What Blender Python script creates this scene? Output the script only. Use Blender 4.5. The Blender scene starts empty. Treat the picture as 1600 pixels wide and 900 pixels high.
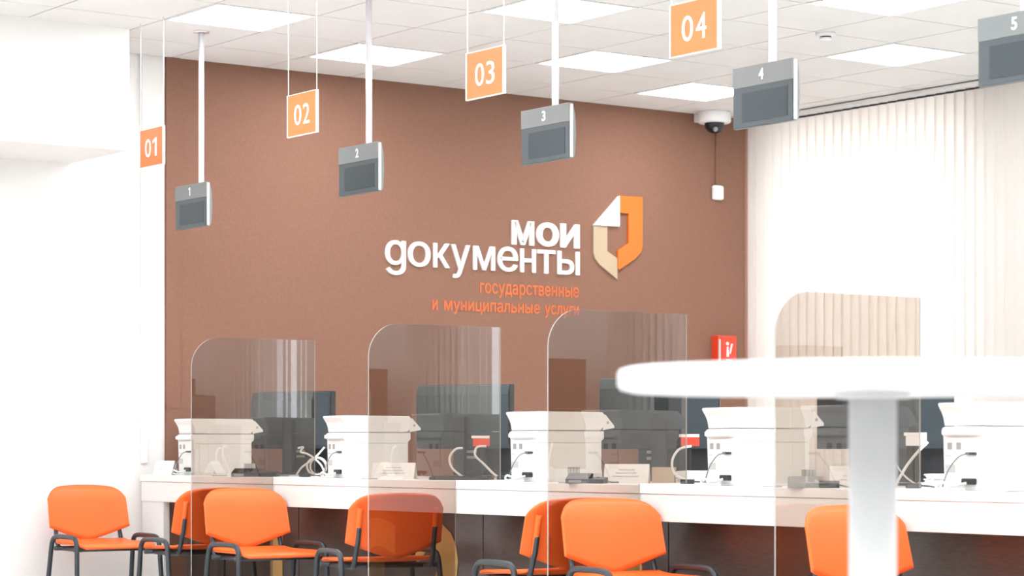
import bpy, bmesh, math, random
from mathutils import Vector, Matrix
from mathutils.geometry import delaunay_2d_cdt
random.seed(7)
PI = math.pi
col = bpy.context.scene.collection
sc = bpy.context.scene

# ------------------------------------------------------------------ camera
cam_d = bpy.data.cameras.new('camera'); cam = bpy.data.objects.new('camera', cam_d); col.objects.link(cam)
cam.location = (0, 0, .99); cam.rotation_euler = (PI/2, 0, math.atan2(.811, .585))
cam_d.sensor_width = 36; cam_d.lens = 3715/1600*36; cam_d.shift_y = 250/1600
cam_d.clip_end = 100
cam_d.dof.use_dof = True; cam_d.dof.focus_distance = 11.3; cam_d.dof.aperture_fstop = 5.0
sc.camera = cam
# ------------------------------------------------------------------ light
LAMP = 18.5
SKY = 6.0
w = bpy.data.worlds.new('world'); sc.world = w; w.use_nodes = True
bg = w.node_tree.nodes['Background']; bg.inputs[0].default_value = (.93, .97, 1, 1); bg.inputs[1].default_value = SKY
sc.view_settings.view_transform = 'Standard'; sc.view_settings.look = 'None'
sc.view_settings.exposure = 0.0; sc.view_settings.gamma = 1; sc.view_settings.use_curve_mapping = False

# ------------------------------------------------------------------ materials
def mat(name, c, rough=.6, metal=0, bump=0, bscale=200, var=0, vscale=6, emit=0, ecol=None, coat=0, stretch=None, spec=.5):
    m = bpy.data.materials.new(name); m.use_nodes = True
    nt = m.node_tree; b = nt.nodes['Principled BSDF']
    b.inputs['Base Color'].default_value = (*c, 1); b.inputs['Roughness'].default_value = rough
    b.inputs['Metallic'].default_value = metal; b.inputs['Coat Weight'].default_value = coat
    b.inputs['Specular IOR Level'].default_value = spec
    tc = nt.nodes.new('ShaderNodeTexCoord'); mp = nt.nodes.new('ShaderNodeMapping')
    nt.links.new(tc.outputs['Object'], mp.inputs[0])
    if stretch: mp.inputs['Scale'].default_value = stretch
    if var:
        n = nt.nodes.new('ShaderNodeTexNoise'); n.inputs['Scale'].default_value = vscale; n.inputs['Detail'].default_value = 6
        r = nt.nodes.new('ShaderNodeMapRange'); r.inputs[1].default_value = .3; r.inputs[2].default_value = .7
        r.inputs[3].default_value = 1-var; r.inputs[4].default_value = 1+var
        mx = nt.nodes.new('ShaderNodeVectorMath'); mx.operation = 'SCALE'; mx.inputs[0].default_value = c
        nt.links.new(mp.outputs[0], n.inputs['Vector']); nt.links.new(n.outputs[0], r.inputs[0])
        nt.links.new(r.outputs[0], mx.inputs['Scale']); nt.links.new(mx.outputs[0], b.inputs['Base Color'])
    if bump:
        n = nt.nodes.new('ShaderNodeTexNoise'); n.inputs['Scale'].default_value = bscale; n.inputs['Detail'].default_value = 3
        bp = nt.nodes.new('ShaderNodeBump'); bp.inputs['Strength'].default_value = bump; bp.inputs['Distance'].default_value = .002
        nt.links.new(mp.outputs[0], n.inputs['Vector']); nt.links.new(n.outputs[0], bp.inputs['Height']); nt.links.new(bp.outputs[0], b.inputs['Normal'])
    if emit:
        b.inputs['Emission Color'].default_value = (*(ecol or c), 1); b.inputs['Emission Strength'].default_value = emit
    return m
M = {}
M['white_paint'] = mat('white_paint', (.86, .855, .84), .7, bump=.1, bscale=120, var=.01)
M['brown_wall'] = mat('brown_wall', (.245, .124, .084), .75, bump=.5, bscale=160, var=.05, vscale=60, spec=.3)
M['floor'] = mat('floor_tile', (.72, .71, .69), .35, var=.04, vscale=5)
M['tile'] = mat('ceiling_tile', (.80, .80, .79), .9, bump=.5, bscale=90, var=.015, vscale=3)
M['tbar'] = mat('ceiling_bar', (.42, .42, .41), .6, var=.02)
M['diffuser'] = mat('lamp_diffuser', (1, 1, 1), .5, emit=LAMP, ecol=(.955, .98, 1), var=.001)
M['lamp_frame'] = mat('lamp_frame', (.85, .85, .85), .5, var=.01)
M['laminate'] = mat('white_laminate', (.85, .84, .825), .35, bump=.03, var=.012, vscale=30, stretch=(1, 1, 12))
M['wenge'] = mat('dark_wood', (.062, .042, .036), .28, bump=.15, bscale=60, var=.22, vscale=25, stretch=(1, 1, 8))
M['gold'] = mat('gold_numeral', (.62, .36, .11), .42, metal=.25, var=.04)
M['orange'] = mat('orange_plastic', (.98, .162, .030), .42, bump=.08, bscale=400, var=.02, spec=.35)
M['steel'] = mat('dark_steel', (.045, .055, .065), .38, metal=.4, var=.05)
M['chrome'] = mat('pole_chrome', (.80, .79, .83), .32, metal=.55, var=.02)
M['black'] = mat('black_plastic', (.02, .022, .026), .4, bump=.05, var=.05)
M['slate'] = mat('slate_plastic', (.032, .047, .058), .35, var=.04)
M['screen'] = mat('dark_screen', (.07, .085, .097), .3, var=.05)
M['hdr'] = mat('light_grey_casing', (.21, .225, .23), .5, var=.02)
M['grey'] = mat('grey_plastic', (.33, .34, .35), .5, var=.03)
M['lgrey'] = mat('pale_grey_plastic', (.55, .55, .54), .5, var=.02)
M['printer'] = mat('off_white_plastic', (.82, .82, .81), .5, bump=.05, var=.01)
M['seam'] = mat('seam_grey', (.30, .30, .30), .6, var=.02)
M['sign_orange'] = mat('sign_orange', (.85, .20, .05), .4, var=.01)
M['acrylic'] = mat('clear_edge', (.88, .88, .88), .3, var=.01)
M['letter_white'] = mat('letter_white', (.93, .93, .93), .5, var=.005)
M['letter_orange'] = mat('letter_orange', (.66, .15, .045), .5, var=.01)
M['logo_orange'] = mat('logo_orange', (.80, .165, .016), .45, var=.01)
M['logo_beige'] = mat('logo_beige', (.48, .37, .245), .5, var=.01)
M['red'] = mat('red_enamel', (.75, .055, .02), .35, var=.03)
M['paper'] = mat('paper', (.84, .83, .82), .8, var=.01)
M['ptext'] = mat('printed_grey', (.62, .61, .61), .8, var=.02)
M['card'] = mat('cardboard', (.55, .42, .30), .8, var=.06)
M['cable'] = mat('cable_white', (.80, .79, .77), .5, var=.01)
M['cord'] = mat('cord_grey', (.22, .24, .25), .5, var=.02)
M['table'] = mat('table_white', (.66, .66, .67), .4, var=.01)
M['pvc'] = mat('window_pvc', (.85, .85, .85), .4, var=.01)
M['cabinet'] = mat('brown_cabinet', (.10, .045, .025), .5, var=.1, vscale=20, stretch=(1, 1, 6))
M['lens'] = mat('camera_lens', (.012, .014, .02), .12, var=.02)

def glass_mat(name, tint, refl=1.0):
    m = bpy.data.materials.new(name); m.use_nodes = True; nt = m.node_tree; nt.nodes.clear()
    o = nt.nodes.new('ShaderNodeOutputMaterial'); mx = nt.nodes.new('ShaderNodeMixShader')
    t = nt.nodes.new('ShaderNodeBsdfTransparent'); g = nt.nodes.new('ShaderNodeBsdfGlossy'); fr = nt.nodes.new('ShaderNodeFresnel')
    t.inputs[0].default_value = (*tint, 1); g.inputs['Roughness'].default_value = 0.0; fr.inputs[0].default_value = 1.5
    g.inputs[0].default_value = (refl, refl, refl, 1)
    geo = nt.nodes.new('ShaderNodeNewGeometry'); ml = nt.nodes.new('ShaderNodeMath'); ml.operation = 'MULTIPLY'
    sb = nt.nodes.new('ShaderNodeMath'); sb.operation = 'SUBTRACT'; sb.inputs[0].default_value = 1
    # fresnel only where a ray enters: the back side of the sheet passes light on
    nt.links.new(geo.outputs['Backfacing'], sb.inputs[1]); nt.links.new(sb.outputs[0], ml.inputs[0]); nt.links.new(fr.outputs[0], ml.inputs[1])
    m2 = nt.nodes.new('ShaderNodeMath'); m2.operation = 'MULTIPLY'; m2.inputs[1].default_value = 2.3; m2.use_clamp = True
    nt.links.new(ml.outputs[0], m2.inputs[0]); nt.links.new(m2.outputs[0], mx.inputs[0])
    nt.links.new(t.outputs[0], mx.inputs[1]); nt.links.new(g.outputs[0], mx.inputs[2]); nt.links.new(mx.outputs[0], o.inputs[0])
    return m
M['glass'] = glass_mat('tinted_glass', (.75, .705, .665))
M['pane'] = glass_mat('window_glass', (.98, .98, .98))
def slat_mat():
    m = bpy.data.materials.new('blind_fabric'); m.use_nodes = True; nt = m.node_tree; nt.nodes.clear()
    o = nt.nodes.new('ShaderNodeOutputMaterial'); mx = nt.nodes.new('ShaderNodeMixShader'); mx.inputs[0].default_value = .48
    d = nt.nodes.new('ShaderNodeBsdfDiffuse'); t = nt.nodes.new('ShaderNodeBsdfTranslucent')
    tc = nt.nodes.new('ShaderNodeTexCoord'); mp = nt.nodes.new('ShaderNodeMapping'); mp.inputs['Scale'].default_value = (40, 40, 2)
    n = nt.nodes.new('ShaderNodeTexNoise'); n.inputs['Scale'].default_value = 4
    r = nt.nodes.new('ShaderNodeValToRGB'); r.color_ramp.elements[0].color = (.84, .80, .76, 1); r.color_ramp.elements[1].color = (.90, .875, .85, 1)
    nt.links.new(tc.outputs['Object'], mp.inputs[0]); nt.links.new(mp.outputs[0], n.inputs['Vector']); nt.links.new(n.outputs[0], r.inputs[0])
    nt.links.new(r.outputs[0], d.inputs[0]); nt.links.new(r.outputs[0], t.inputs[0])
    nt.links.new(d.outputs[0], mx.inputs[1]); nt.links.new(t.outputs[0], mx.inputs[2]); nt.links.new(mx.outputs[0], o.inputs[0])
    return m
M['slat'] = slat_mat()
def edge_mat():
    m = glass_mat('glass_edge', (.75, .75, .72)); nt = m.node_tree
    o = nt.nodes['Material Output']; mx = nt.nodes.new('ShaderNodeMixShader'); d = nt.nodes.new('ShaderNodeBsdfDiffuse')
    d.inputs[0].default_value = (.50, .49, .46, 1); mx.inputs[0].default_value = .6
    src = o.inputs[0].links[0].from_socket
    nt.links.new(src, mx.inputs[1]); nt.links.new(d.outputs[0], mx.inputs[2]); nt.links.new(mx.outputs[0], o.inputs[0])
    return m
M['edge'] = edge_mat()

# ------------------------------------------------------------------ mesh helpers
def box(bm, x0, x1, y0, y1, z0, z1, mi=0, bev=0, mx=None):
    vs = [bm.verts.new(v) for v in ((x0,y0,z0),(x1,y0,z0),(x1,y1,z0),(x0,y1,z0),(x0,y0,z1),(x1,y0,z1),(x1,y1,z1),(x0,y1,z1))]
    fs = [bm.faces.new([vs[i] for i in q]) for q in ((3,2,1,0),(4,5,6,7),(0,1,5,4),(1,2,6,5),(2,3,7,6),(3,0,4,7))]
    for f in fs: f.material_index = mi
    if bev:
        es = list({e for f in fs for e in f.edges})
        r = bmesh.ops.bevel(bm, geom=es, offset=bev, segments=2, affect='EDGES', profile=.5)
        for f in r['faces']: f.material_index = mi
        vs = list({v for f in r['faces'] for v in f.verts} | {v for v in vs if v.is_valid})
    if mx is not None:
        for v in vs: v.co = mx @ v.co
    return vs
def lathe(bm, prof, n=24, c=(0,0,0), mi=0):
    rings = []
    for r, z in prof:
        if r < 1e-6: rings.append([bm.verts.new((c[0], c[1], c[2]+z))])
        else: rings.append([bm.verts.new((c[0]+r*math.cos(2*PI*i/n), c[1]+r*math.sin(2*PI*i/n), c[2]+z)) for i in range(n)])
    for a, b in zip(rings, rings[1:]):
        for i in range(n):
            j = (i+1) % n
            if len(a) == 1 and len(b) == 1: continue
            if len(a) == 1: f = bm.faces.new((a[0], b[i], b[j]))
            elif len(b) == 1: f = bm.faces.new((a[i], a[j], b[0]))
            else: f = bm.faces.new((a[i], a[j], b[j], b[i]))
            f.smooth = True; f.material_index = mi
    return rings
def smooth_path(pts, sub=5):
    P = [Vector(p) for p in pts]; out = []
    for i in range(len(P)-1):
        p0 = P[max(i-1,0)]; p1 = P[i]; p2 = P[i+1]; p3 = P[min(i+2,len(P)-1)]
        for k in range(sub):
            t = k/sub
            out.append(.5*((2*p1)+(-p0+p2)*t+(2*p0-5*p1+4*p2-p3)*t*t+(-p0+3*p1-3*p2+p3)*t**3))
    out.append(P[-1]); return out
def tube(bm, pts, r, n=8, sub=0, flat=1.0):
    P = smooth_path(pts, sub) if sub else [Vector(p) for p in pts]
    rings = []; up = None
    for i, p in enumerate(P):
        d = (P[min(i+1,len(P)-1)] - P[max(i-1,0)]).normalized()
        if up is None: up = Vector((0,0,1)) if abs(d.z) < .9 else Vector((0,1,0))
        a = (up - d*up.dot(d)).normalized(); b = d.cross(a); up = a
        rings.append([bm.verts.new(p + a*r*math.cos(2*PI*k/n) + b*r*flat*math.sin(2*PI*k/n)) for k in range(n)])
    for A, B in zip(rings, rings[1:]):
        for k in range(n):
            f = bm.faces.new((A[k], A[(k+1)%n], B[(k+1)%n], B[k])); f.smooth = True
    bm.faces.new(rings[0][::-1]); bm.faces.new(rings[-1])
def prism(bm, poly, a0, a1, axis='x', mi=0, mi_side=None):
    """poly: 2D outline; extruded along axis. axis x: (y,z); y: (x,z); z: (x,y)"""
    def P(u, v, a): return {'x': (a,u,v), 'y': (u,a,v), 'z': (u,v,a)}[axis]
    A = [bm.verts.new(P(u,v,a0)) for u,v in poly]; B = [bm.verts.new(P(u,v,a1)) for u,v in poly]
    f = bm.faces.new(A); f.material_index = mi; f = bm.faces.new(B[::-1]); f.material_index = mi
    n = len(poly)
    for i in range(n):
        f = bm.faces.new((A[i], B[i], B[(i+1)%n], A[(i+1)%n])); f.material_index = mi if mi_side is None else mi_side
def mk(name, bm, mats, parent=None, loc=None, rz=None, recalc=True):
    if recalc: bmesh.ops.recalc_face_normals(bm, faces=bm.faces)
    me = bpy.data.meshes.new(name); bm.to_mesh(me); bm.free()
    for m in (mats if isinstance(mats, (list, tuple)) else [mats]): me.materials.append(M[m] if isinstance(m, str) else m)
    o = bpy.data.objects.new(name, me); col.objects.link(o)
    if parent: o.parent = parent
    if loc: o.location = loc
    if rz is not None: o.rotation_euler.z = rz
    return o
def bx(name, m, dims, parent=None, bev=0, **k):
    bm = bmesh.new(); box(bm, *dims, bev=bev); return mk(name, bm, m, parent, **k)
def thing(name, label, cat, loc=(0,0,0), rz=0, group=None):
    o = bpy.data.objects.new(name, None); col.objects.link(o); o.empty_display_size = .1
    o.location = loc; o.rotation_euler.z = rz; o['label'] = label; o['category'] = cat
    if group: o['group'] = group
    return o
def tag(o, label, cat, group=None):
    o['label'] = label; o['category'] = cat
    if group: o['group'] = group
    return o
def struct(o): o['kind'] = 'structure'; return o
def copy_tree(o, parent=None):
    c = o.copy(); col.objects.link(c); c.parent = parent
    for ch in list(o.children): copy_tree(ch, c)
    return c
def text_bm(s, w, h, depth, off=0.0):
    """flat lettering in local XZ, reading along +x, fitted to w x h, front face at y=0 facing -y"""
    cu = bpy.data.curves.new('txt', 'FONT'); cu.body = s; cu.size = 1; cu.resolution_u = 4; cu.fill_mode = 'NONE'
    ob = bpy.data.objects.new('txt', cu); col.objects.link(ob)
    dg = bpy.context.evaluated_depsgraph_get(); dg.update()
    me = bpy.data.meshes.new_from_object(ob.evaluated_get(dg)); bpy.data.objects.remove(ob); bpy.data.curves.remove(cu)
    pts = [Vector((v.co.x, v.co.y)) for v in me.vertices]; ed = [tuple(e.vertices) for e in me.edges]; bpy.data.meshes.remove(me)
    if off:                                   # embolden: push every outline outwards
        adj = {}
        for i, j in ed: adj.setdefault(i, []).append(j); adj.setdefault(j, []).append(i)
        done = set(); loops = []
        for st in sorted(adj):
            if st in done: continue
            lp = [st]; done.add(st); cur = st+1 if st+1 in adj[st] else adj[st][0]
            while cur not in done:
                lp.append(cur); done.add(cur)
                nx = [k for k in adj[cur] if k not in done]
                if not nx: break
                cur = nx[0]
            loops.append(lp)
        ar = lambda lp: sum(pts[lp[k]].x*pts[lp[(k+1) % len(lp)]].y-pts[lp[(k+1) % len(lp)]].x*pts[lp[k]].y for k in range(len(lp)))/2
        sg = math.copysign(1, ar(max(loops, key=lambda l: abs(ar(l)))))
        new = [p.copy() for p in pts]
        for lp in loops:
            n = len(lp)
            for k in range(n):
                p = pts[lp[k]]; a = k-1; b = (k+1) % n
                while (pts[lp[a]]-p).length < 1e-4 and a > k-n: a -= 1
                while (pts[lp[b]]-p).length < 1e-4 and b != k: b = (b+1) % n
                d1 = (p-pts[lp[a]]).normalized(); d2 = (pts[lp[b]]-p).normalized()
                n1 = Vector((d1.y, -d1.x)); n2 = Vector((d2.y, -d2.x)); m_ = n1+n2
                if m_.length < 1e-3: continue
                m_.normalize(); new[lp[k]] = p + m_*sg*off/max(.5, m_.dot(n1))
        pts = new
    vs, es, fs = delaunay_2d_cdt(pts, ed, [], 0, 1e-5)[:3]
    segs = [(pts[i], pts[j]) for i, j in ed]
    def inside(p):
        c = False
        for q, r in segs:
            if (q.y > p.y) != (r.y > p.y) and p.x < (r.x-q.x)*(p.y-q.y)/(r.y-q.y)+q.x: c = not c
        return c
    tris = [f for f in fs if inside((vs[f[0]]+vs[f[1]]+vs[f[2]])/3 + Vector((1e-7, 1.3e-7)))]
    xs = [v.x for v in vs]; ys = [v.y for v in vs]
    x0, x1, y0, y1 = min(xs), max(xs), min(ys), max(ys)
    bm = bmesh.new()
    fx = lambda v: ((v.x-x0)/(x1-x0)*w, (v.y-y0)/(y1-y0)*h)
    A = [bm.verts.new((fx(v)[0], 0, fx(v)[1])) for v in vs]; B = [bm.verts.new((fx(v)[0], depth, fx(v)[1])) for v in vs]
    cnt = {}
    for f in tris:
        bm.faces.new([A[i] for i in f]); bm.faces.new([B[i] for i in f[::-1]])
        for i in range(3):
            i0, i1 = f[i], f[(i+1) % 3]; k = (min(i0, i1), max(i0, i1)); cnt[k] = None if k in cnt else (i0, i1)
    for e_ in cnt.values():
        if e_: bm.faces.new((A[e_[1]], A[e_[0]], B[e_[0]], B[e_[1]]))
    bmesh.ops.delete(bm, geom=[v for v in bm.verts if not v.link_faces], context='VERTS')
    bm.normal_update()
    return bm

def one_bm(w, h, depth, st=.42):
    """the figure 1 with a flag"""
    bm = bmesh.new(); s_ = w*st
    prism(bm, [(w-s_,0),(w,0),(w,h),(w-s_*.75,h),(0,h*.84),(0,h*.70),(w-s_,h*.80)], 0, depth, 'y')
    bmesh.ops.recalc_face_normals(bm, faces=bm.faces)
    return bm
# ------------------------------------------------------------------ room
XW, YW, CZ = -12.52, 11.06, 3.29         # brown wall, blinds plane, ceiling
X1, Y0, YB = 5.0, -5.0, 11.26
TX, TY, TX0, TY0 = .591, .616, -12.025, 5.939
struct(bx('floor', 'floor', (XW-.2, X1, Y0, YB+.2, -.1, 0)))
wl = struct(bx('wall_left', 'white_paint', (XW-.2, XW, Y0, 6.515, 0, CZ+.1)))
wb = struct(bx('wall_left', 'brown_wall', (XW-.2, XW, 6.515, YB+.2, 0, CZ+.1)))
bm = bmesh.new(); box(bm, XW, XW+.018, 6.518, 6.612, 0, CZ, bev=.002); box(bm, XW, XW+.022, 6.518, 6.60, 1.225, 1.24)
struct(mk('trim_1', bm, 'brown_wall'))
bm = bmesh.new(); box(bm, XW, XW+.025, 6.355, 6.395, .9, CZ, bev=.004)
struct(mk('trim_2', bm, 'white_paint'))
struct(bx('trim_3', 'white_paint', (XW, -11.79, Y0, 5.92, 2.62, CZ)))
struct(bx('wall_right', 'white_paint', (X1, X1+.2, Y0, YB+.2, 0, CZ+.1)))
struct(bx('wall_front', 'white_paint', (XW-.2, X1+.2, Y0-.2, Y0, 0, CZ+.1)))
# window wall with openings
WINS = [(-12.36, -10.50), (-9.30, -7.40), (-6.20, -4.30), (-3.75, -2.15)]
bm = bmesh.new()
Z0, Z1 = .85, 3.19
box(bm, XW, X1, YB, YB+.3, 0, Z0); box(bm, XW, X1, YB, YB+.3, Z1, CZ+.1)
e = XW
for a, b in WINS:
    box(bm, e, a, YB, YB+.3, Z0, Z1); e = b
box(bm, e, X1, YB, YB+.3, Z0, Z1)
struct(mk('wall_back', bm, 'white_paint'))
for i, (a, b) in enumerate(WINS):
    r = bpy.data.objects.new('window_%d' % (i+1), None); col.objects.link(r); struct(r); r.location = ((a+b)/2, YB+.15, Z0)
    hw = (b-a)/2; H_ = Z1-Z0
    bm = bmesh.new()
    for q in ((-hw, -hw+.07, 0, H_), (hw-.07, hw, 0, H_), (-hw+.07, hw-.07, 0, .07), (-hw+.07, hw-.07, H_-.07, H_), (-.05, .05, .07, H_-.07)):
        box(bm, q[0], q[1], -.035, .035, q[2], q[3], bev=.004)
    mk('window_frame', bm, 'pvc', r)
    for x0, x1 in ((-hw+.07, -.05), (.05, hw-.07)):
        bx('pane', 'pane', (x0, x1, -.006, .006, .07, H_-.07), r)
    bx('window_sill', 'pvc', (-hw-.05, hw+.05, -.25, -.04, -.03, 0), r, bev=.005)

# ceiling: grid bars above, every tile in view a piece of its own
ceil = struct(bx('ceiling', 'tbar', (XW-.2, X1+.2, Y0-.2, YB+.3, CZ+.004, CZ+.12)))
lamps = set()
for m in range(-17, 7):
    if m % 4 == 0: lamps |= {(n, m) for n in range(1, 27, 4)}
    elif m % 4 == 2: lamps |= {(0, m), (3, m)} | {(n, m) for n in range(7, 27, 4)}
lamps = {k for k in lamps if not (k[0] <= 0 and k[1] < 0)}
tile_me = {}
def tile(n, m):
    x0 = max(TX0+TX*(n-0)-TX*0, XW) if n >= 0 else XW
    x0 = TX0+TX*n if n >= 0 else XW; x1 = TX0+TX*(n+1)
    y0 = TY0+TY*m; y1 = min(y0+TY, YB)
    return x0+.006, x1-.006, y0+.006, y1-.006
def under_soffit(x0, x1, y0, y1): return x0 < -11.9 and y0 < 5.9
rest = bmesh.new()
for n in range(-1, 28):
    for m in range(-17, 9):
        if (n, m) in lamps: continue
        a, b, c, d = tile(n, m)
        if b > X1 or c < Y0 or d-c < .02: continue
        if n == -1 and m < 0: continue
        if n <= 10 and m >= -3:
            key = (round(b-a, 3), round(d-c, 3))
            if key not in tile_me:
                bm = bmesh.new(); box(bm, -(b-a)/2, (b-a)/2, -(d-c)/2, (d-c)/2, -.004, .006)
                o = mk('ceiling_tile', bm, 'tile', ceil); tile_me[key] = o.data
            else:
                o = bpy.data.objects.new('ceiling_tile', tile_me[key]); col.objects.link(o); o.parent = ceil
            o.location = ((a+b)/2, (c+d)/2, CZ)
        else: box(rest, a, b, c, d, CZ-.004, CZ+.006)
o = mk('ceiling_tile', rest, 'tile', ceil); o['kind'] = 'stuff'
# lamps
seen = {(1,0): 'square ceiling light nearest the white beam, above the 01 sign',
        (0,2): 'square ceiling light above the 2 screen, close to the brown wall',
        (1,4): 'square ceiling light above the logo, just right of the 3 screen pole',
        (0,6): 'square ceiling light nearest the corner camera, left of the 4 screen',
        (3,2): 'square ceiling light at the top edge, behind the 3 screen pole',
        (3,6): 'square ceiling light over the window blind, left of the 5 screen',
        (5,4): 'square ceiling light cut by the top edge between the 04 sign and the 5 screen'}
proto = None
for (n, m) in sorted(lamps, key=lambda k: (k not in seen, k)):
    a, b, c, d = tile(n, m)
    if b > X1 or c < Y0: continue
    if n <= 1 and m < 0 and a < -11.79: continue
    lab = seen.get((n, m), 'square ceiling light panel over the waiting hall, outside the photo')
    if proto is None:
        t = thing('ceiling_light', lab, 'light'); hx, hy = (b-a)/2, (d-c)/2
        bm = bmesh.new()
        for q in ((-hx, hx, -hy, -hy+.018), (-hx, hx, hy-.018, hy), (-hx, -hx+.018, -hy+.018, hy-.018), (hx-.018, hx, -hy+.018, hy-.018)):
            box(bm, q[0], q[1], q[2], q[3], -.008, .003)
        mk('frame', bm, 'lamp_frame', t)
        bx('diffuser', 'diffuser', (-hx+.018, hx-.018, -hy+.018, hy-.018, -.004, .003), t)
        proto = t
    else: t = copy_tree(proto)
    t['label'] = lab; t['category'] = 'light'; t['group'] = 'square ceiling lights' if (n, m) in seen else 'ceiling lights outside the photo'
    t.location = ((a+b)/2, (c+d)/2, CZ)
# smoke detector
t = thing('smoke_detector', 'small round white smoke detector with dark slot on the ceiling', 'detector', (-9.66, 9.11, CZ-.004))
bm = bmesh.new(); lathe(bm, [(0,0),(.055,0),(.055,-.012),(.04,-.018),(0,-.018)]); mk('base', bm, 'lamp_frame', t)
bm = bmesh.new(); lathe(bm, [(0,-.018),(.03,-.018),(.03,-.026),(0,-.026)]); mk('sensing_chamber', bm, 'black', t)
bm = bmesh.new(); lathe(bm, [(0,-.026),(.036,-.026),(.03,-.038),(0,-.042)]); mk('cap', bm, 'lamp_frame', t)

# vertical blinds
def blind(x0, x1, label, group=None, skip=(), ang=11, jit=2.5):
    t = thing('vertical_blind', label, 'blind', (x0, YW, 0))
    bm = bmesh.new(); box(bm, 0, x1-x0, -.05, .03, 3.248, 3.278, bev=.004); mk('rail', bm, 'lamp_frame', t)
    n = int((x1-x0)/.085)
    bm = bmesh.new(); hw = .049; seg = 4
    F = [(hw*(2*i/seg-1), -.006*(1-(2*i/seg-1)**2)) for i in range(seg+1)]
    poly = F + [(x, y+.0012) for x, y in F[::-1]]
    prism(bm, poly, .55, 3.235, 'z')
    first = None; cb = bmesh.new(); box(cb, -.034, .034, -.006, .006, 3.2355, 3.248); cm = None  # hangers widened into black boxes to paint the shadow gap below the rail
    for i in range(n):
        if i in skip: continue
        x = .0425+i*.085
        if first is None: s = mk('slat', bm, 'slat', t); first = s.data
        else: s = bpy.data.objects.new('slat', first); col.objects.link(s); s.parent = t
        s.location = (x, 0, 0); s.rotation_euler.z = math.radians(ang+random.uniform(-jit, jit))
        if cm is None: h = mk('hanger_shadow', cb, 'black', s); cm = h.data
        else: h = bpy.data.objects.new('hanger_shadow', cm); col.objects.link(h); h.parent = s
    return t
blind(-12.50, -9.86, 'cream vertical fabric blind covering the window beside the brown wall')
blind(-9.66, -6.60, 'cream vertical blind further along the window wall, outside the photo', 'blinds outside the photo')
blind(-6.45, -1.60, 'cream vertical blind mirrored in the glass screens, outside the photo', 'blinds outside the photo', skip=(23, 24, 38, 41), ang=13, jit=6)
t = thing('storage_cabinet', 'tall brown cabinet by the window wall, seen only mirrored in the glass screens', 'cabinet', (-.9, 10.7, 0))
bx('body', 'cabinet', (-.6, .6, -.2, .25, .06, 1.66), t, bev=.004); bx('plinth', 'black', (-.58, .58, -.17, .24, 0, .06), t)
for s in (-1, 1):
    d = bx('door', 'cabinet', (min(s*.003, s*.595), max(s*.003, s*.595), -.22, -.2, .08, 1.64), t, bev=.003)
    bx('handle', 'chrome', (s*.05-.006, s*.05+.006, -.25, -.22, .8, .95), d)

# ------------------------------------------------------------------ wall things
# logo on the brown wall: local x runs along the wall (+y world), faces +x
def wallsign(name, label, cat, y=0, z=0):
    t = thing(name, label, cat, (XW, y, z), PI/2); return t     # local x -> world y, local -y -> world +x
t = wallsign('wall_lettering', 'white raised lettering with orange subtitle on the brown wall', 'sign')
R1 = [('м',9.023,9.201), ('о',9.222,9.403), ('и',9.418,9.575)]
for ch, a, b in R1:
    o = mk('letter', text_bm(ch, b-a, .158, .014, .024), 'letter_white', t, recalc=False); o.location = (a, -.014, 2.311)
R2 = [('\u0261',8.050,8.200,2.075,2.292), ('о',8.219,8.386,2.133,2.292), ('к',8.412,8.534,2.135,2.290), ('у',8.548,8.692,2.075,2.288),
      ('м',8.720,8.888,2.134,2.288), ('е',8.912,9.070,2.133,2.294), ('н',9.092,9.215,2.134,2.288), ('т',9.230,9.374,2.134,2.288), ('ы',9.395,9.575,2.134,2.288)]
for ch, a, b, z0, z1 in R2:
    o = mk('letter', text_bm(ch, b-a, z1-z0, .014, .004), 'letter_white', t, recalc=False); o.location = (a, -.014, z0)
o = mk('subtitle', text_bm('государственные', .80, .092, .004, .012), 'letter_orange', t, recalc=False); o.location = (8.775, -.004, 1.962)
o['label'] = 'upper orange subtitle line'
for wd_, a, b, h_ in (('и', 8.405, 8.447, 0), ('муниципальные', 8.497, 9.253, .021), ('услуги', 9.292, 9.575, .021)):
    o = mk('subtitle', text_bm(wd_, b-a, .064+h_, .004, .012), 'letter_orange', t, recalc=False); o.location = (a, -.004, 1.866-h_)
    o['label'] = 'orange word in the lower subtitle line'
t = wallsign('wall_emblem', 'folded-page shield emblem in white, beige and orange right of the lettering', 'emblem')
W_ = [(9.903,2.680),(9.690,2.472),(9.903,2.475)]
O_ = [(9.905,2.680),(10.103,2.683),(10.103,2.365),(10.098,2.33),(10.083,2.303),(10.036,2.262),(9.905,2.186),(9.893,2.195),(9.893,2.313),(9.983,2.366),(9.983,2.566),(9.905,2.568)]
B_ = [(9.690,2.470),(9.806,2.471),(9.806,2.305),(9.892,2.261),(9.892,2.120),(9.741,2.213),(9.704,2.25),(9.690,2.287)]
bm = bmesh.new(); prism(bm, W_, -.026, 0, 'y'); mk('folded_corner', bm, 'letter_white', t)
bm = bmesh.new(); prism(bm, O_, -.020, 0, 'y'); mk('orange_half', bm, 'logo_orange', t)
bm = bmesh.new(); prism(bm, B_, -.014, 0, 'y'); mk('beige_half', bm, 'logo_beige', t)

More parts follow.
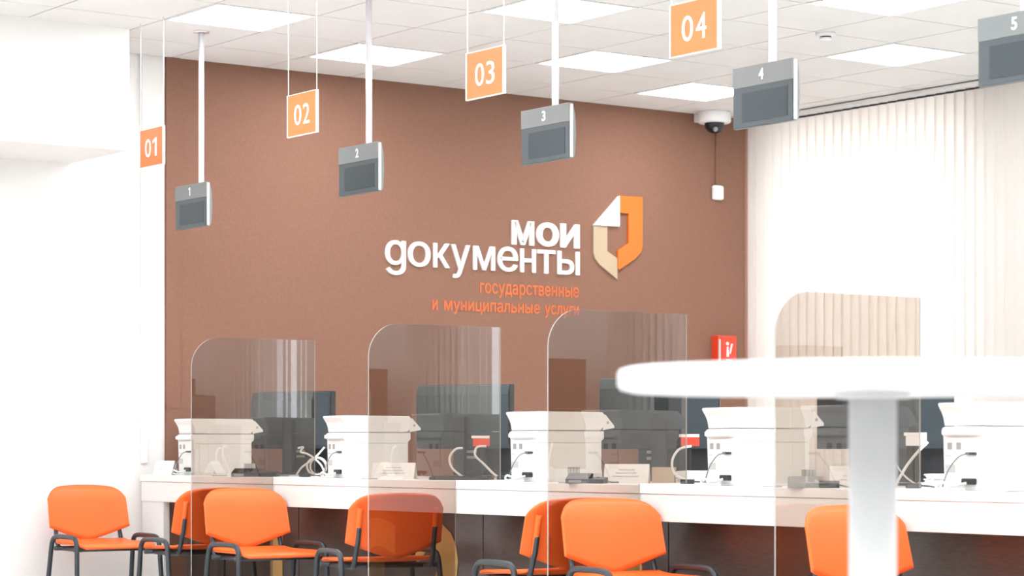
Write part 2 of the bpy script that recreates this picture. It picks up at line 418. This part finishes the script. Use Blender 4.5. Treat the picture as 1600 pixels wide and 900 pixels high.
# fire alarm box
t = wallsign('fire_alarm_box', 'small red fire box with white pictogram on the brown wall near the window', 'alarm', 10.73, 1.52)
bx('case', 'red', (0, .168, -.07, 0, 0, .245), t, bev=.004)
bx('front_plate', 'red', (.03, .16, -.078, -.07, .01, .235), t, bev=.003)
bm = bmesh.new()
lathe(bm, [(0,0),(.012,0),(.012,.003),(0,.003)], n=12)
for v in bm.verts: v.co = Vector((v.co.x+.078, -.078-v.co.z, v.co.y+.19))
prism(bm, [(.07,.10),(.09,.10),(.085,.17),(.073,.17)], -.081, -.078, 'y')
prism(bm, [(.095,.12),(.105,.12),(.125,.19),(.112,.19)], -.081, -.078, 'y')
box(bm, .07, .115, -.081, -.078, .05, .08)
mk('pictogram', bm, 'letter_white', t)
bx('pale_strip', 'lgrey', (.006, .024, -.073, -.07, .05, .22), t)  # pale grey strip down the left of the front
# sensor + conduit
t = wallsign('wall_sensor', 'small white rectangular sensor on the brown wall below the ceiling camera', 'sensor', 10.727, 2.705)
bx('housing', 'lamp_frame', (0, .088, -.04, 0, 0, .10), t, bev=.014)
bx('lens', 'letter_white', (.02, .068, -.044, -.04, .03, .075), t, bev=.001)
tag(bx('cable_conduit', 'brown_wall', (XW, XW+.014, 10.762, 10.776, 2.807, CZ-.02), bev=.003), 'thin brown conduit running down the brown wall to the white sensor', 'conduit')
# dome camera
t = thing('dome_camera', 'white ceiling camera with black dome in the corner above the brown wall', 'camera', (-12.36, 10.62, CZ-.004))
bm = bmesh.new(); lathe(bm, [(0,0),(.11,0),(.115,-.01),(.115,-.065),(.105,-.078),(0,-.078)], n=32)
box(bm, -.16, 0, -.05, .05, -.06, 0, bev=.006); mk('housing', bm, 'lamp_frame', t)
bm = bmesh.new(); lathe(bm, [(.068,-.078),(.064,-.11),(.045,-.135),(.02,-.147),(0,-.15)], n=24); d = mk('dome', bm, 'lens', t)
bm = bmesh.new(); lathe(bm, [(0,0),(.018,0),(.014,.012),(0,.014)], n=12); o = mk('lens', bm, 'grey', t, loc=(.045, -.03, -.125)); o.rotation_euler = (PI*.72, 0, .9)

# ------------------------------------------------------------------ overhead screens
def overhead(x0, x1, ztop, px, num, lab):
    w_ = x1-x0; cx = (x0+x1)/2
    t = thing('overhead_screen', lab, 'screen', (cx, 6.26, ztop-.24), 0, 'hanging booth screens')
    h = w_/2
    prof = [(0,0),(0,.24),(.014,.24),(.028,.19),(.032,.10),(.026,.015),(.014,0)]   # (depth y, z)
    bm = bmesh.new(); prism(bm, prof, -h, h, 'x'); mk('casing', bm, 'hdr', t)
    bx('header_plate', 'hdr', (-h, h, -.008, 0, .160, .242), t, bev=.002)
    s = bx('screen', 'screen', (-h+.002, h-.002, -.006, -.0005, .002, .160), t, bev=.001)
    bx('display_glass', 'slate', (-h+.055, h-.03, -.0075, -.006, .022, .138), s)
    bx('side_cover', 'lgrey', (h, h+.006, -.004, .012, .004, .236), t, bev=.001)
    o = mk('numeral', (text_bm(num, .026, .045, .002, .02) if num != '1' else one_bm(.018, .045, .002)), 'letter_white', t, recalc=False)
    o.location = (-.018+.0, -.010, .180)
    bm = bmesh.new(); L = CZ-.004-ztop
    lathe(bm, [(.0155, 0), (.0155, L), (0, L)], n=16, c=(px-cx, .016, .24)); lathe(bm, [(0,-.01),(.0155,-.01),(.0155,0)], n=16, c=(px-cx,.016,.24))
    mk('pole', bm, 'chrome', t)
    bm = bmesh.new(); lathe(bm, [(.016,L-.008),(.045,L-.008),(.045,L),(.016,L)], n=20, c=(px-cx, .016, .24)); mk('ceiling_flange', bm, 'chrome', t)
    return t
overhead(-11.890, -11.530, 2.447, -11.627, '1', 'grey hanging screen numbered 1, lowest and leftmost')
overhead(-10.151, -9.790, 2.485, -9.905, '2', 'grey hanging screen numbered 2, right of the orange 02 sign')
overhead(-8.600, -8.245, 2.493, -8.375, '3', 'grey hanging screen numbered 3, above and left of the emblem')
overhead(-7.166, -6.815, 2.497, -6.955, '4', 'grey hanging screen numbered 4, in front of the blind corner')
overhead(-5.854, -5.50, 2.504, -5.655, '5', 'grey hanging screen numbered 5, cut off by the right edge')

# hanging booth signs
def hang(x0, x1, num, lab):
    cx = (x0+x1)/2; h = (x1-x0)/2
    t = thing('hanging_sign', lab, 'sign', (cx, 5.90, 2.502), 0, 'orange hanging booth number signs')
    bx('sign_plate', 'sign_orange', (-h+.006, h-.006, -.004, .004, .003, .202), t)
    bm = bmesh.new(); box(bm, h-.006, h+.004, -.006, .006, -.001, .205); box(bm, -h-.002, -h+.006, -.006, .006, -.001, .205)
    box(bm, -h+.006, h-.006, -.006, .006, .202, .205); box(bm, -h+.006, h-.006, -.006, .006, -.001, .003); mk('clear_frame', bm, 'acrylic', t)
    if num == '01':
        o = mk('numeral', text_bm('0', .066, .098, .002, 0), 'letter_white', t, recalc=False); o.location = (-.070, -.006, .052)
        o = mk('numeral', one_bm(.046, .098, .002, .40), 'letter_white', t, recalc=False); o.location = (.016, -.006, .052)
    else:
        for k_, (ch, wd_) in enumerate(((num[0], .066), (num[1], .060))):
            o = mk('numeral', text_bm(ch, wd_, .098, .002, .0), 'letter_white', t, recalc=False); o.location = (-.070+k_*.084, -.006, .052)
    for sx in (-h+.004, h-.004):
        bm = bmesh.new(); tube(bm, [(sx, 0, .20), (sx, 0, CZ-.004-2.502)], .0028, 6); mk('cord', bm, 'acrylic', t)
hang(-11.618, -11.347, '01', 'orange hanging sign reading 01, in front of the white wall strip')
hang(-10.047, -9.772, '02', 'orange hanging sign reading 02, between the 1 and 2 screens')
hang(-8.515, -8.235, '03', 'orange hanging sign reading 03, left of the 3 screen pole')
hang(-7.126, -6.838, '04', 'orange hanging sign reading 04, at the top edge of the photo')

# ------------------------------------------------------------------ service counter
GX = [-10.957, -9.246, -7.866, -6.477, -5.06]
CX1 = -3.6; FY = 6.348; DZ = .834
ctr = thing('service_counter', 'long white laminate service counter with dark wood front panels and gold numerals', 'counter', (0, 0, 0))
bm = bmesh.new(); box(bm, -12.50, CX1, FY-.004, 7.30, DZ-.038, DZ, bev=.003); mk('worktop', bm, 'laminate', ctr)
e = -12.49
for g in GX + [CX1]:
    bx('fascia', 'laminate', (e+.001, g-.001, FY, FY+.03, DZ-.153, DZ-.0395), ctr, bev=.0015); e = g
bx('side_panel', 'laminate', (-12.49, -12.225, FY+.006, FY+.046, 0, DZ-.1535), ctr, bev=.002)
e = -12.225
for g in GX + [CX1]:
    bx('front_panel', 'wenge', (e+.003, g-.003, 6.50, 6.525, .04, DZ-.04), ctr, bev=.002); e = g
bx('plinth', 'black', (-12.2, CX1, 6.53, 6.56, 0, .06), ctr)
for g in GX:
    bx('support_panel', 'wenge', (g-.012, g+.012, 6.53, 7.2, .0, DZ-.04), ctr)
for n_, g in zip('1234', GX):
    wd = .46 if n_ != '1' else .26
    o = mk('numeral', one_bm(wd, .58, .004, .50) if n_ == '1' else text_bm(n_, wd, .58, .004, .05), 'gold', ctr, recalc=False); o.location = (g-.165-wd, 6.496, .055)
# glass screens
for i, (g, lab) in enumerate(zip(GX, ['tinted glass screen with rounded corner, leftmost, below the 1 screen',
        'tinted glass screen second from the left, below the white lettering',
        'tinted glass screen in front of the emblem side of the wall, below the subtitle',
        'tinted glass screen in front of the window blind, behind the round white table',
        'tinted glass screen at the booth outside the right edge'])):
    t = thing('glass_screen', lab, 'screen', (g, 0, 0), 0, 'glass screens between the booths')
    r = .16; y0, y1, zt = 5.856, 6.600, 1.566
    poly = [(y0, .012), (FY-.008, .012), (FY-.008, DZ+.004), (y1, DZ+.004), (y1, zt)]
    poly += [(y0+r-r*math.sin(a), zt-r+r*math.cos(a)) for a in [k*PI/2/14 for k in range(15)]]
    bm = bmesh.new(); prism(bm, poly, -.004, .004, 'x', 0, 1)
    mk('sheet', bm, ['glass', 'edge'], t)
    for yy in (5.93, 6.22): bx('floor_clamp', 'chrome', (-.018, .018, yy-.03, yy+.03, 0, .05), t, bev=.003)

# ------------------------------------------------------------------ chairs
def shell(bm, F, nu, nv, th):
    """F(u,v)->(pos); second layer offset along normal by th"""
    P = [[Vector(F(-1+2*i/nu, j/nv)) for i in range(nu+1)] for j in range(nv+1)]
    def nrm(i, j):
        a = P[j][min(i+1,nu)]-P[j][max(i-1,0)]; b = P[min(j+1,nv)][i]-P[max(j-1,0)][i]; return a.cross(b).normalized()
    A = [[bm.verts.new(P[j][i]) for i in range(nu+1)] for j in range(nv+1)]
    B = [[bm.verts.new(P[j][i]+nrm(i,j)*th) for i in range(nu+1)] for j in range(nv+1)]
    for j in range(nv):
        for i in range(nu):
            bm.faces.new((A[j][i],A[j][i+1],A[j+1][i+1],A[j+1][i])).smooth = True
            bm.faces.new((B[j][i],B[j+1][i],B[j+1][i+1],B[j][i+1])).smooth = True
    for j in range(nv):
        for i in (0, nu):
            bm.faces.new((A[j][i],A[j+1][i],B[j+1][i],B[j][i])).smooth = True
    for i in range(nu):
        for j in (0, nv):
            bm.faces.new((A[j][i],A[j][i+1],B[j][i+1],B[j][i])).smooth = True
def make_chair():
    t = thing('waiting_chair', '', 'chair')
    def sgn(u, p): return math.copysign(abs(u)**p, u)
    def seatF(u, v):
        uu = math.sin(u*PI/2)
        x = -.205+.41*v
        w = .228*(1-.10*max(0, (.25-v)/.25)**2-.12*max(0, (v-.8)/.2)**3)
        z = .458 - .012*(1-uu*uu)*math.sin(PI*min(1, v*1.1)) - .022*max(0, (v-.72)/.28)**2 + .012*max(0, (.2-v)/.2)**2
        return (x, w*uu, z)
    bm = bmesh.new(); shell(bm, seatF, 16, 14, -.012); mk('seat', bm, 'orange', t)
    def backF(u, v):
        uu = math.sin(u*PI/2)
        a = abs(uu)
        zt = .782 - .016*a*a - .060*a**9
        zb = .470 + .080*a**1.15
        z = zb + (zt-zb)*v
        wd = .238 - .007*((z-.55)/.2 if z > .55 else 0) - .010*max(0,(z-.73)/.05)**2*0
        lean = -.215 - .25*(z-.47) - .03*max(0, (z-.70)/.08)**2
        return (lean + .040*uu*uu, wd*uu, z)
    bm = bmesh.new(); shell(bm, backF, 26, 12, -.014)
    b = mk('backrest', bm, 'orange', t)
    for s in (-1, 1):
        bm = bmesh.new()
        P = [(-.215-.25*(z-.47)-.001, s*.190, z) for z in (.545, .56, .64, .71)]
        tube(bm, P, .0145, 8, 3, .9)
        mk('tube_sleeve', bm, 'orange', b)
    for s in (-1, 1):
        bm = bmesh.new()
        tube(bm, [(.225, s*.262, .0), (.190, s*.250, .30), (.178, s*.246, .44), (.160, s*.244, .482), (.12, s*.243, .499), (0, s*.243, .502), (-.11, s*.243, .499), (-.150, s*.244, .482), (-.170, s*.246, .44), (-.195, s*.250, .30), (-.250, s*.262, 0)], .0135, 10, 4)
        f = mk('side_frame', bm, 'steel', t)
        bm = bmesh.new()
        for x in (.225, -.250): lathe(bm, [(0,0),(.018,0),(.018,.03),(0,.03)], n=12, c=(x, s*.262, 0))
        mk('foot_cap', bm, 'black', f)
        bm = bmesh.new(); tube(bm, [(.12, s*.19, .432), (-.12, s*.19, .432), (-.185, s*.192, .436), (-.213, s*.195, .465), (-.232, s*.193, .52), (-.242, s*.190, .55), (-.2585, s*.190, .62)], .0125, 8, 4)
        mk('back_support', bm, 'steel', t)
    for x in (.13, -.13):
        bm = bmesh.new(); tube(bm, [(x, -.244, .434), (x, .244, .434)], .012, 8); mk('cross_bar', bm, 'steel', t)
    return t
chairs = [((-12.27,5.90), 0, 2, 'orange plastic chair at the far left against the white wall'),
          ((-11.12,6.09), PI, 3, 'orange chair turned left, mostly hidden behind the leftmost glass screen'),
          ((-10.82,6.10), 0, 3, 'orange chair in front of the leftmost glass screen, facing right'),
          ((-9.36,6.08), PI, 12, 'orange chair seen from behind through the second glass screen'),
          ((-7.985,6.08), PI, 6, 'orange chair turned left, behind the third glass screen'),
          ((-7.75,6.10), 0, 8, 'orange chair in front of the third glass screen, nearest to the centre right'),
          ((-6.285,6.08), 0, 3, 'orange chair partly hidden behind the round table column')]
ch0 = make_chair()
for i, ((x, y), a, da, lab) in enumerate(chairs):
    o = ch0 if i == 0 else copy_tree(ch0)
    s = 1 if a == 0 else -1
    th_ = a+math.radians(-da)
    o.location = (x+.24*math.cos(th_), y+.24*math.sin(th_), 0); o.rotation_euler.z = th_
    o['label'] = lab; o['group'] = 'orange stackable visitor chairs'

# ------------------------------------------------------------------ round table
t = thing('round_table', 'tall round white bar table with single column, blurred in the foreground', 'table', (-3.057, 2.997, 0))
bm = bmesh.new(); lathe(bm, [(0,1.088),(.43,1.088),(.449,1.093),(.455,1.101),(.455,1.122),(.451,1.130),(.44,1.133),(0,1.133)], n=96); mk('tabletop', bm, 'table', t)
bm = bmesh.new(); lathe(bm, [(0,.02),(.0425,.02),(.0425,1.078),(0,1.078)], n=32); mk('column', bm, 'table', t)
bm = bmesh.new(); lathe(bm, [(0,1.078),(.065,1.078),(.065,1.088),(0,1.088)], n=32); mk('mounting_plate', bm, 'table', t)
bm = bmesh.new(); lathe(bm, [(0,0),(.25,0),(.25,.008),(.06,.028),(0,.028)], n=48); mk('base', bm, 'table', t)

# ------------------------------------------------------------------ printers (local: -y rear face to the customers, +x side to the camera)
def make_printer():
    t = thing('laser_printer', '', 'printer')
    D_ = .38; Wd = .22     # origin = rear right bottom corner; body spans x -Wd..0, y 0..D_
    bm = bmesh.new()
    prism(bm, [(0,.0),(.365,0),(.365,.045),(.355,.06),(.355,.19),(.375,.20),(.375,.235),(0,.235),(-.012,.228),(-.012,.205),(0,.20)], -Wd, 0, 'x')
    bmesh.ops.bevel(bm, geom=[e for e in bm.edges], offset=.003, segments=1, affect='EDGES')
    mk('body', bm, 'printer', t)
    bm = bmesh.new()
    prism(bm, [(.004,.2375),(.35,.2375),(.375,.258),(.375,.308),(.365,.322),(.012,.324),(-.026,.322),(-.028,.314),(-.006,.290),(.0,.270)], -Wd-.004, .004, 'x')
    bmesh.ops.bevel(bm, geom=[e for e in bm.edges], offset=.003, segments=1, affect='EDGES')
    lid = mk('scanner_lid', bm, 'printer', t)
    bm = bmesh.new(); prism(bm, [(.365,.238),(.432,.250),(.431,.260),(.380,.312),(.376,.312)], -Wd, .002, 'x'); cp = mk('control_panel', bm, 'printer', t)
    bx('button_pad', 'grey', (.002, .0035, .388, .400, .268, .280), cp)
    bx('side_groove', 'seam', (.0, .0008, .01, .35, .1795, .1812), t)
    sp = bx('side_door', 'printer', (.0, .004, .03, .34, .012, .172), t, bev=.0015)
    bx('rear_tray', 'printer', (-Wd+.02, -.03, -.030, -.0125, .205, .224), t, bev=.003)
    rp = bx('rear_panel', 'printer', (-Wd+.02, -.02, -.006, 0, .01, .195), t, bev=.002)
    for x in (-.18, -.13):
        bx('port', 'grey', (x-.013, x+.013, -.0075, -.006, .150, .176), rp, bev=.001)
    bx('vent', 'lgrey', (-.205, -.15, -.0075, -.006, .065, .095), rp)
    bx('vent', 'lgrey', (-.205, -.17, -.0075, -.006, .125, .130), rp)
    bx('socket', 'slate', (-.085, -.03, -.016, -.006, .130, .140), rp, bev=.002)
    bx('socket', 'black', (-.10, -.03, -.022, -.006, .022, .045), rp, bev=.004)
    bm = bmesh.new(); tube(bm, [(-.06,-.016,.135),(-.10,-.03,.125),(-.15,-.035,.08),(-.18,-.035,.03),(-.195,-.03,.004)], .0028, 6, 4); mk('power_cord', bm, 'cord', t)
    bm = bmesh.new(); tube(bm, [(-.07,-.02,.028),(-.12,-.045,.018),(-.17,-.055,.03),(-.20,-.045,.012),(-.15,-.045,.006),(-.06,-.04,.006)], .005, 6, 4); mk('data_cable', bm, 'cable', t)
    return t
pr0 = make_printer()
PR = [((-12.05, 6.46), -4, 'white laser printer nearest the left wall, behind the leftmost glass screen'),
      ((-10.42, 6.46), -7, 'white laser printer left of the second glass screen'),
      ((-8.74, 6.45), -2, 'white laser printer left of the third glass screen'),
      ((-7.355, 6.44), -8, 'white laser printer under the left end of the round tabletop'),
      ((-6.00, 6.44), -6, 'white laser printer at the right edge behind the round table')]
for i, ((x, y), a, lab) in enumerate(PR):
    o = pr0 if i == 0 else copy_tree(pr0)
    o.location = (x, y, DZ); o.rotation_euler.z = math.radians(a); o['label'] = lab; o['group'] = 'white laser printers on the counter'

# ------------------------------------------------------------------ monitors, back towards the camera (local: +y towards the operator)
def make_monitor():
    t = thing('computer_monitor', '', 'monitor')
    W_, zb, zt = .28, .155, .485
    bm = bmesh.new()
    prism(bm, [(-.028, zb+.02), (-.030, zt-.05), (-.012, zt-.004), (.022, zt), (.022, zb), (-.018, zb)], -W_, W_, 'x')
    mk('back_casing', bm, 'slate', t)
    s = bx('bezel', 'black', (-W_-.002, W_+.002, .0225, .034, zb-.003, zt+.003), t, bev=.002)
    bx('display', 'screen', (-W_+.012, W_-.012, .0345, .036, zb+.014, zt-.012), s)
    bx('side_edge', 'black', (W_+.0005, W_+.004, -.018, .022, zb, zt), t)
    bm = bmesh.new(); box(bm, -.035, .035, -.060, -.031, .012, .32, bev=.006); mk('stand_neck', bm, 'black', t)
    bx('stand_base', 'black', (-.13, .13, -.11, .07, 0, .011), t, bev=.004)
    bx('connector_bay', 'black', (-.14, .16, -.034, -.029, zb+.02, zb+.07), t)
    return t
mo0 = make_monitor()
MO = [((-12.07, 7.12), 24, 'dark monitor seen from behind through the leftmost glass screen'),
      ((-10.24, 7.08), 24, 'dark monitor seen from behind through the second glass screen, left of a printer'),
      ((-8.67, 7.11), 46, 'dark monitor under the left tip of the round tabletop'),
      ((-7.15, 7.08), 46, 'dark monitor behind the round table column')]
for i, ((x, y), a, lab) in enumerate(MO):
    o = mo0 if i == 0 else copy_tree(mo0)
    o.location = (x, y, DZ); o.rotation_euler.z = math.radians(a); o['label'] = lab; o['group'] = 'dark computer monitors'
# computer towers lying behind the monitors
def make_tower():
    t = thing('computer_tower', '', 'computer')
    bx('case', 'slate', (-.20, .20, 0, .09, .012, .30), t, bev=.004)
    bx('rear_plate', 'black', (-.19, .19, -.003, 0, .03, .28), t)
    for x in (-.17, .17): bx('foot', 'black', (x-.02, x+.02, .01, .08, 0, .012), t)
    for z in (.10, .13, .16): bx('port', 'lgrey', (-.16, -.10, -.006, -.003, z, z+.014), t)
    bx('fan_grille', 'grey', (.02, .12, -.005, -.003, .16, .25), t)
    return t
tw0 = make_tower()
for i, (dx, a, lab) in enumerate([(.11, 24, 'dark computer case under the monitor behind the leftmost glass screen'),
                   (.11, 24, 'dark computer case under the monitor behind the second glass screen'),
                   (.09, 46, 'dark computer case under the monitor left of the tabletop printer'),
                   (.09, 46, 'dark computer case behind the round table column')]):
    (mx_, my_), _, _ = MO[i]
    o = tw0 if i == 0 else copy_tree(tw0)
    A = math.radians(a); o.rotation_euler.z = A
    o.location = (mx_+dx*math.cos(A)-.11*math.sin(A), my_+dx*math.sin(A)+.11*math.cos(A), DZ)
    o['label'] = lab; o['group'] = 'dark computer cases'
# stickers / labels hanging on the monitors' right ends
for (x, y), a, m1, lab in [((-9.945, 6.98), 50, 'red', 'small red card behind the second glass screen, left of the printer'),
                        ((-8.305, 6.99), 50, 'red', 'small red card at the monitor just left of the tabletop printer'),
                        ((-6.88, 6.99), 50, 'paper', 'small white card at the monitor right of the round table column')]:
    t = thing('card_box', lab, 'card', (x, y, DZ), math.radians(a))
    bx('stem', 'black', (-.006, .006, 0, .008, 0, .165), t)
    bx('card', m1, (-.042, .042, -.004, .008, .165, .205), t); bx('card_header', 'paper', (-.05, .042, -.004, .008, .2055, .219), t)

# ------------------------------------------------------------------ small things on the counter
def plate(x, y, a, lab, w_=.22, h_=.082, name='name_plate'):
    t = thing(name, lab, 'name plate', (x, y, DZ), math.radians(a), 'white tent name plates')
    bm = bmesh.new(); k = .012
    prism(bm, [(-.045,0), (-.043,0), (0,h_-.002), (.043,0), (.045,0), (0,h_)], -w_/2, w_/2, 'x'); mk('tent_card', bm, 'paper', t)
    bm = bmesh.new(); rnd = random.Random(int(x*100))
    for r in range(3):
        z = h_*(.34+.17*r); yy = -.045*(1-z/h_)
        box(bm, -w_*(.30-.06*r), w_*(.28-.05*r), yy-.0012, yy+.002, z, z+.004)
    mk('printed_lines', bm, 'ptext', t)
plate(-12.40, 6.46, 34, 'white tent name plate at the left end of the counter', .12)
plate(-10.02, 6.50, 42, 'white tent name plate just right of the second glass screen edge')
plate(-8.25, 6.58, 44, 'white tent name plate below the emblem, right of the third printer', .20, .085)
plate(-6.83, 6.60, 46, 'white tent name plate beside the round table column', .20, .085)
def terminal(x, y, a, lab, m='black', w_=.22):
    t = thing('card_terminal', lab, 'terminal', (x, y, DZ), math.radians(a), 'payment and signature terminals')
    bm = bmesh.new(); prism(bm, [(-.05,0),(.06,0),(.06,.042),(.03,.045),(-.05,.020)], -w_/2, w_/2*.2, 'x'); mk('body', bm, m, t)
    bm = bmesh.new(); prism(bm, [(-.045,0),(.05,0),(.05,.028),(-.045,.018)], w_/2*.2+.001, w_/2, 'x'); mk('cradle', bm, 'black', t)
    bx('key_pad', 'grey', (-w_/2+.015, -w_/2+.07, -.0515, -.0495, .004, .016), t)
    bm = bmesh.new(); tube(bm, [(w_/2, .0, .012), (w_/2+.025, .005, .006), (w_/2+.045, .02, .005), (w_/2+.05, .04, .005)], .003, 6, 4); mk('cable', bm, 'cord', t)
terminal(-11.33, 6.45, 46, 'black card terminal in front of the leftmost printer', 'black', .25)
terminal(-8.31, 6.40, 40, 'dark grey card terminal in front of the name plate below the emblem', 'slate', .17)
terminal(-6.86, 6.405, 46, 'grey card terminal left of the round table column', 'grey', .20)
t = thing('keyboard', 'flat black keyboard on the counter behind the second glass screen', 'keyboard', (-9.60, 6.62, DZ), math.radians(40))
bx('base', 'black', (-.15, .15, -.06, .06, 0, .014), t, bev=.003)
kme = None
for r in range(4):
    for c_ in range(14):
        if kme is None: k = bx('key', 'slate', (-.008, .008, -.008, .008, 0, .005), t); kme = k.data
        else: k = bpy.data.objects.new('key', kme); col.objects.link(k); k.parent = t
        k.location = (-.135+c_*.0208, -.04+r*.027, .0142)
for x, y, lab in [(-11.52, 6.52, 'small pale grey upright holder behind the black card terminal'),
                  (-8.56, 6.52, 'small pale upright holder left of the dark grey card terminal'),
                  (-6.99, 6.50, 'small pale grey upright holder behind the grey card terminal')]:
    t = thing('pen_holder', lab, 'holder', (x, y, DZ), math.radians(50), 'small pale holders')
    bm = bmesh.new()
    for q in ((-.028,.028,-.02,-.017),(-.028,.028,.017,.02),(-.028,-.025,-.017,.017),(.025,.028,-.017,.017)): box(bm, q[0],q[1],q[2],q[3],.003,.07)
    mk('wall', bm, 'lgrey', t); bx('bottom', 'lgrey', (-.028,.028,-.02,.02,0,.0028), t)
    for q in (-.014, 0, .014): bx('rib', 'grey', (q-.002, q+.002, -.022, -.020, .005, .068), t)
for x, lab in [(-11.617, 'flat grey pad on the counter edge below the leftmost printer'), (-10.07, 'flat grey pad on the counter edge at the second glass screen'),
               (-8.43, 'flat grey pad on the counter edge just right of the third glass screen'), (-7.079, 'flat grey pad on the counter edge left of the fourth glass screen'),
               (-5.789, 'flat grey pad on the counter edge at the right border')]:
    t = thing('counter_pad', lab, 'pad', (x, 6.385, DZ), math.radians(50), 'flat grey pads')
    bx('pad', 'lgrey', (-.04, .04, -.02, .02, 0, .006), t, bev=.002); bx('rim', 'grey', (-.036, .036, -.0215, -.0205, .001, .004), t)
# cables
def cable(pts, lab, r=.0055, m='cable', grp='loose white cables'):
    bm = bmesh.new(); tube(bm, pts, r, 8, 6); bmesh.ops.recalc_face_normals(bm, faces=bm.faces)
    o = mk('cable', bm, m); tag(o, lab, 'cable', grp); return o
def loop(cx, cy, r, n, dz=0, tilt=.9):
    A = math.radians(50)
    return [(cx+math.cos(A)*r*math.cos(k), cy+math.sin(A)*r*math.cos(k)+.01*math.sin(k*.5), DZ+.008+r+r*math.sin(k)*.98+dz) for k in [i*2*PI*n/(10*n) - PI/2 for i in range(int(10*n)+1)]]
A_ = (math.cos(math.radians(50)), math.sin(math.radians(50)))
def at(cx, cy, pts): return [(cx+A_[0]*u, cy+A_[1]*u+v, DZ+z) for u, z, v in pts]
cable(loop(-11.13, 6.72, .048, 2), 'white coiled cable left of the second printer')
cable(at(-11.13, 6.70, [(-.09,.155,0),(-.06,.16,0),(-.075,.135,.0),(-.04,.125,0),(0,.10,0),(.04,.06,0),(.06,.007,0)]), 'white cable hooked above the coil left of the second printer')
cable(at(-11.10, 6.66, [(.075,.16,0),(.04,.12,0),(0,.085,0),(-.05,.05,0),(-.08,.007,0)]), 'white cable crossing down to the coil beside the second printer')
cable(at(-9.70, 6.72, [(-.02,.155,0),(-.055,.15,0),(-.085,.11,0),(-.075,.06,0),(-.03,.02,0),(0,.006,0)]), 'white cable arching left behind the second glass screen')
cable(at(-9.66, 6.755, [(.045,.165,0),(.0,.16,0),(-.01,.12,0),(.035,.075,0),(.08,.03,0),(.115,.006,0)]), 'white cable arching right behind the second glass screen')
cable(at(-8.06, 6.76, [(.025,.165,0),(-.03,.15,0),(-.06,.10,0),(-.05,.045,0),(.0,.015,0),(.05,.006,0)]), 'white cable arching down left of the tabletop printer')
cable(at(-6.66, 6.76, [(.05,.18,0),(.01,.14,0),(-.03,.09,0),(-.06,.04,0),(-.08,.006,0)]), 'white cable slanting down left of the rightmost printer')
cable(at(-6.62, 6.70, [(-.07,.11,0),(-.03,.05,0),(.02,.015,0),(.07,.02,0),(.085,.05,0)]), 'thin white cable curling at the foot of the rightmost printer', .003)
for (x, y), lab in [((-11.06, 6.60), 'dark adaptor lying among the cables left of the second printer'), ((-9.50, 6.80), 'dark adaptor under the cables behind the second glass screen'),
               ((-7.93, 6.66), 'dark adaptor among the cables left of the tabletop printer'), ((-6.55, 6.64), 'dark adaptor among the cables left of the rightmost printer')]:
    t = thing('power_adaptor', lab, 'adaptor', (x, y, DZ), math.radians(40), 'dark power adaptors')
    bx('body', 'slate', (-.03, .03, -.015, .015, 0, .02), t, bev=.004)
    bm = bmesh.new(); tube(bm, [(.03,0,.01),(.06,.01,.008),(.075,.05,.004)], .003, 6, 4); mk('cord', bm, 'black', t)
# papers
def papers(x, y, a, n, lab, m='paper', w_=.15, d_=.10, h_=.006):
    t = thing('paper_stack', lab, 'papers', (x, y, DZ), math.radians(a), 'paper stacks on the counter')
    for i in range(n):
        o = bx('sheet', m if i < n-1 else 'paper', (-w_, w_, -d_, d_, i*h_, (i+1)*h_-.0006), t); o.rotation_euler.z = random.uniform(-.08, .08)
papers(-8.10, 6.93, 40, 9, 'white paper stack left of the tabletop printer, behind the cable', w_=.13)
papers(-6.58, 6.93, 40, 9, 'white paper stack left of the rightmost printer', w_=.13)
tag(bx('cardboard_box', 'card', (-.05, .05, -.03, .03, 0, .07), loc=(-8.26, 6.80, DZ), rz=.7), 'small beige cardboard box below the red card', 'box')
